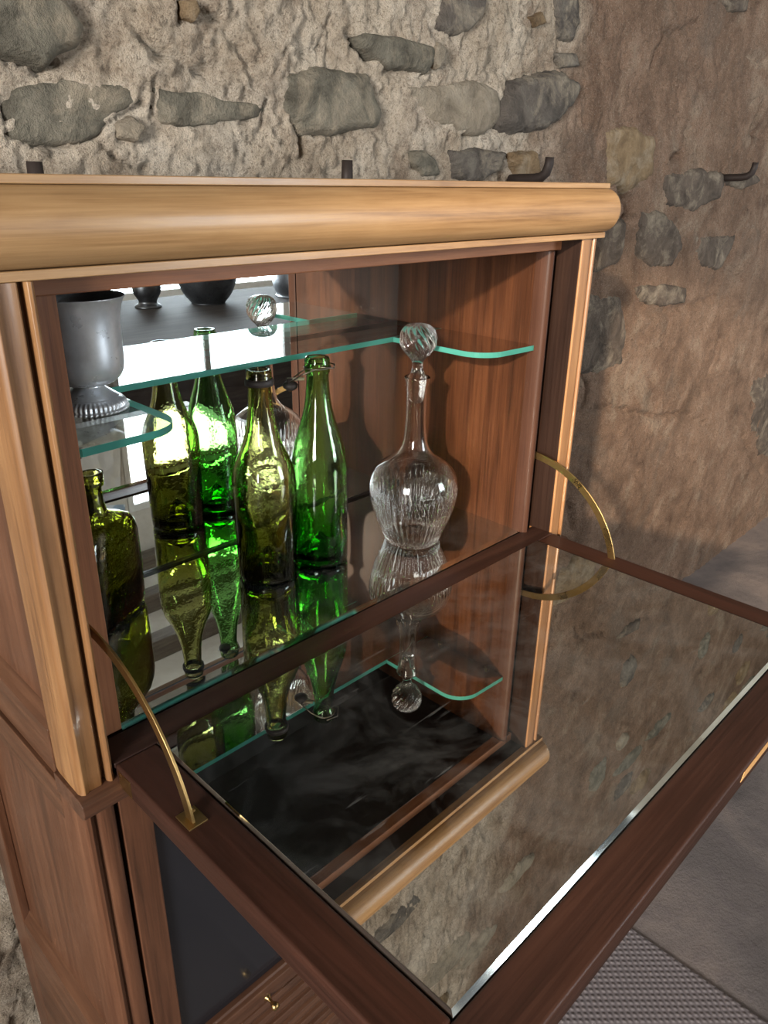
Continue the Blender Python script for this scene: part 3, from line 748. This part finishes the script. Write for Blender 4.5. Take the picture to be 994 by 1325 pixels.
MB().lathe([(.0003,.0002),(.0375,.0002),(.0385,.0015),(.0382,.0030),(.0352,.0035),(.0368,.0065),(.0345,.0105),(.0312,.0128),(.0298,.0138),(.0003,.0140)], 276, gx, gy, zs, mod=rib).build('ribbed_foot', pewter, e, smooth=True)

# ------------------------------------------------------------------ iron hooks
def hook(x, z, lab, up=.042):
    y = YW
    pts = [(x, y+.02, z-.002), (x, y-.02, z), (x, y-.056, z+.001), (x+.001, y-.072, z+.004), (x+.002, y-.083, z+.013), (x+.002, y-.088, z+.028), (x+.002, y-.0885, z+up)]
    pts = [tuple(p) for p in pts]
    o = MB().tube(pts, .0075, 12, rs=[.0105,.0105,.0102,.0100,.0098,.0094,.0088]).build('iron_hook', iron, loc=(x, y, z+ZO), smooth=True)
    tag(o, lab, 'hook', 'rusty hooks along the stone wall')
hook(.108, .498, 'rusty iron hook peeping over the cabinet top above the pewter goblet', .060)
hook(.596, .512, 'rusty iron hook peeping over the middle of the cabinet top', .060)
hook(1.157, .550, 'rusty bent iron hook above the right end of the cabinet crown')
hook(2.245, .566, 'rusty bent iron hook out on the bare plaster beyond the cabinet')

# ------------------------------------------------------------------ floor mat
m, nt, out = newmat('woven_mat')
v = objcoord(nt, (1,1,1), (0,0,.78))
ck = N(nt, 'ShaderNodeTexWave'); ck.wave_type = 'BANDS'; ck.bands_direction = 'X'; ck.inputs['Scale'].default_value = 26; L(nt, v, ck.inputs[0])
ck2 = N(nt, 'ShaderNodeTexWave'); ck2.wave_type = 'BANDS'; ck2.bands_direction = 'Y'; ck2.inputs['Scale'].default_value = 26; L(nt, v, ck2.inputs[0])
g = math_(nt, 'MULTIPLY', ck.outputs['Fac'], ck2.outputs['Fac'])
principled(nt, out, mixc(nt, g, rgb(104,96,97), rgb(128,119,119)), .9, 0, 0, .1, .2, bump(nt, g, .6, .004))
mat_m = m
tag(MB().box(.30, .93, -.80, -.12, -ZO, -ZO+.006).build('floor_mat', mat_m, loc=(.6,-.5,0), bevel=.002), 'grey woven mat lying on the floor under the open flap', 'mat')

# ------------------------------------------------------------------ the far side of the room (seen in the mirrors)
lampm = plain('black_lamp_metal', rgb(30,30,32), .45)
e = thing('ceiling_spotlight', 'black ceiling spotlight on a long stem lighting the cabinet', 'lamp', (LAMP.x, LAMP.y, ZC+ZO))
dv = (LAMP_AIM - LAMP).normalized()
lm = Vector((LAMP.x, LAMP.y, LAMP.z - ZO))
MB().lathe([(.0001,-.03),(.06,-.03),(.06,0),(.0001,0)], 32, LAMP.x, LAMP.y, ZC).build('ceiling_plate', lampm, e, smooth=False)
MB().tube([lm - dv*.12 + Vector((0,0,.02)), (LAMP.x - dv.x*.12, LAMP.y - dv.y*.12, ZC-.04), (LAMP.x, LAMP.y, ZC-.015)], .010, 12).build('stem', lampm, e, smooth=True)
u = dv.cross(Vector((0,0,1))).normalized(); w2 = u.cross(dv)
sh = MB(); n = 32; vs = []
for d_, r_ in ((-.16,.03),(-.15,.05),(-.02,.085),(.02,.09),(.02,.086),(-.02,.080),(-.14,.046),(-.145,.02)):
    for k in range(n):
        t = 2*math.pi*k/n; vs.append(lm + dv*d_ + (u*math.cos(t) + w2*math.sin(t))*r_)
fs = [(i*n+k, i*n+(k+1)%n, (i+1)*n+(k+1)%n, (i+1)*n+k) for i in range(7) for k in range(n)] + [tuple(range(n))[::-1], tuple(range(7*n, 8*n))]
sh.add(vs, fs).build('lamp_head', lampm, e, smooth=True)
sl = bpy.data.lights.new('lamp_light', 'SPOT'); sl.energy = LAMP_POWER; sl.color = (1.0, .80, .58); sl.spot_size = math.radians(15.5); sl.spot_blend = .5; sl.shadow_soft_size = .055
so = bpy.data.objects.new('lamp_light', sl); COL.objects.link(so); so.location = LAMP; so.rotation_euler = dv.to_track_quat('-Z', 'Y').to_euler()

dk = wood('dark_oak_sideboard', rgb(48,45,44), rgb(66,61,59), rgb(84,78,74), 'x', .72, 0)
dk.node_tree.nodes['Principled BSDF'].inputs['Specular IOR Level'].default_value = .15
e = thing('sideboard', 'long dark oak sideboard below the tall window', 'sideboard', (2.35, -2.7, 0))
box('sideboard_top', dk, e, (1.05, 3.65, -3.45, -1.92, -.24, -.20), bevel=.005)
box('sideboard_body', dk, e, (1.12, 3.58, -3.40, -1.98, -.87, -.24), bevel=.004)
box('sideboard_plinth', dk, e, (1.16, 3.54, -3.36, -2.02, -.95, -.87), bevel=.002)
for k in range(4):
    a = 1.16 + k*.60
    d_ = box('sideboard_door', dk, e, (a, a+.57, -1.98, -1.955, -.84, -.27), bevel=.004)
    kb = MB().lathe([(.0001,0),(.006,0),(.006,.012),(.014,.018),(.012,.028),(.0001,.03)], 16, 0, 0, 0)
    kb.v = [(a + .52 + p, -1.955 + r, -.52 + q) for p, q, r in kb.v]
    kb.build('door_knob', brass, e, d_, smooth=True)
def vessel(name, x, y, prof, lab, cat, mat=pewter_dark):
    o = MB().lathe(prof, 56, x, y, -.20).build(name, mat, loc=(x, y, -.20+ZO), smooth=True); return tag(o, lab, cat, 'pewter on the sideboard')
vessel('pewter_bowl', 2.50, -3.02, smooth_prof([(.0003,.001),(.10,.001),(.11,.012),(.15,.06),(.185,.14),(.20,.22),(.212,.235),(.205,.235),(.19,.215),(.17,.14),(.13,.06),(.0003,.03)], 3), 'wide grey pewter bowl standing in the middle of the sideboard', 'bowl')
vessel('pewter_jug', 2.12, -3.10, smooth_prof([(.0003,.001),(.075,.001),(.075,.015),(.055,.03),(.06,.05),(.085,.10),(.08,.18),(.05,.24),(.055,.29),(.048,.29),(.043,.24),(.07,.18),(.075,.10),(.05,.06),(.0003,.05)], 3), 'tall grey pewter jug at the end of the sideboard', 'jug')
vessel('pewter_urn', 3.22, -2.90, smooth_prof([(.0003,.001),(.20,.001),(.21,.02),(.235,.10),(.22,.22),(.17,.34),(.10,.42),(.11,.46),(.10,.46),(.09,.42),(.15,.34),(.20,.22),(.215,.10),(.18,.03),(.0003,.02)], 3), 'broad-based dark pewter urn on the sideboard in front of the window', 'urn')
def sheet_mat(name, a, b, seed):
    m, nt, out = newmat(name)
    v = objcoord(nt); 
    br = N(nt, 'ShaderNodeTexVoronoi'); br.distance = 'CHEBYCHEV'; br.inputs['Scale'].default_value = 7.0
    mp = N(nt, 'ShaderNodeMapping'); mp.inputs['Rotation'].default_value = (math.radians(90),.3*seed,0); mp.inputs['Location'].default_value = (seed*.37, seed*.21, 0)
    L(nt, v, mp.inputs[0]); L(nt, mp.outputs[0], br.inputs['Vector'])
    pic = ramp(nt, br.outputs['Color'], [(.0, b), (.33, a), (.62, rgb(226,228,230))]); pic.node.color_ramp.interpolation = 'CONSTANT'
    vo = N(nt, 'ShaderNodeTexVoronoi'); vo.feature = 'F1'; vo.inputs['Scale'].default_value = 7.0; L(nt, v, vo.inputs['Vector'])
    principled(nt, out, mixc(nt, .05, pic, rgb(222,224,226)), .30, 0, .25, .12, .25, bump(nt, vo.outputs['Distance'], .5, .03)); return m
labs = ['pale blue printed sheet pinned high on the wall beside the tall window', 'blue and grey printed sheet pinned slanting on the wall', 'white and charcoal printed sheet pinned against the tall window frame', 'plain white sheet pinned highest on the wall, tilted', 'grey printed sheet pinned low beside the tall window', 'narrow white leaflet pinned below the slanting blue sheet', 'dark printed sheet pinned furthest from the tall window']
for k, (x, z, w, h, ry, ca_, cb_) in enumerate([(2.12,2.02,.36,.30,.25,rgb(206,214,220),rgb(150,170,190)), (1.80,1.66,.34,.46,-.5,rgb(120,140,164),rgb(70,82,100)), (2.14,1.58,.38,.40,.12,rgb(228,228,224),rgb(60,60,66)),
        (1.76,2.14,.34,.40,.35,rgb(232,234,236),rgb(206,210,214)), (2.12,1.12,.36,.42,-.2,rgb(150,154,160),rgb(96,98,104)), (1.76,1.16,.22,.34,-.15,rgb(236,236,234),rgb(190,196,202)), (1.40,1.80,.30,.42,.1,rgb(90,94,102),rgb(46,50,58))]):
    yt = YF + .0004 + k*.0016
    cz_, sz_ = math.cos(ry), math.sin(ry)
    b_ = MB().box(-w/2, w/2, yt, yt + .0014, -h/2, h/2)
    b_.v = [(x + a*cz_ - c_*sz_, b2, z + a*sz_ + c_*cz_) for a, b2, c_ in b_.v]
    tag(b_.build('printed_sheet', sheet_mat('printed_sheet_%d' % k, ca_, cb_, k), loc=(x, yt, z + ZO)), labs[k], 'paper', 'printed sheets pinned beside the tall window')
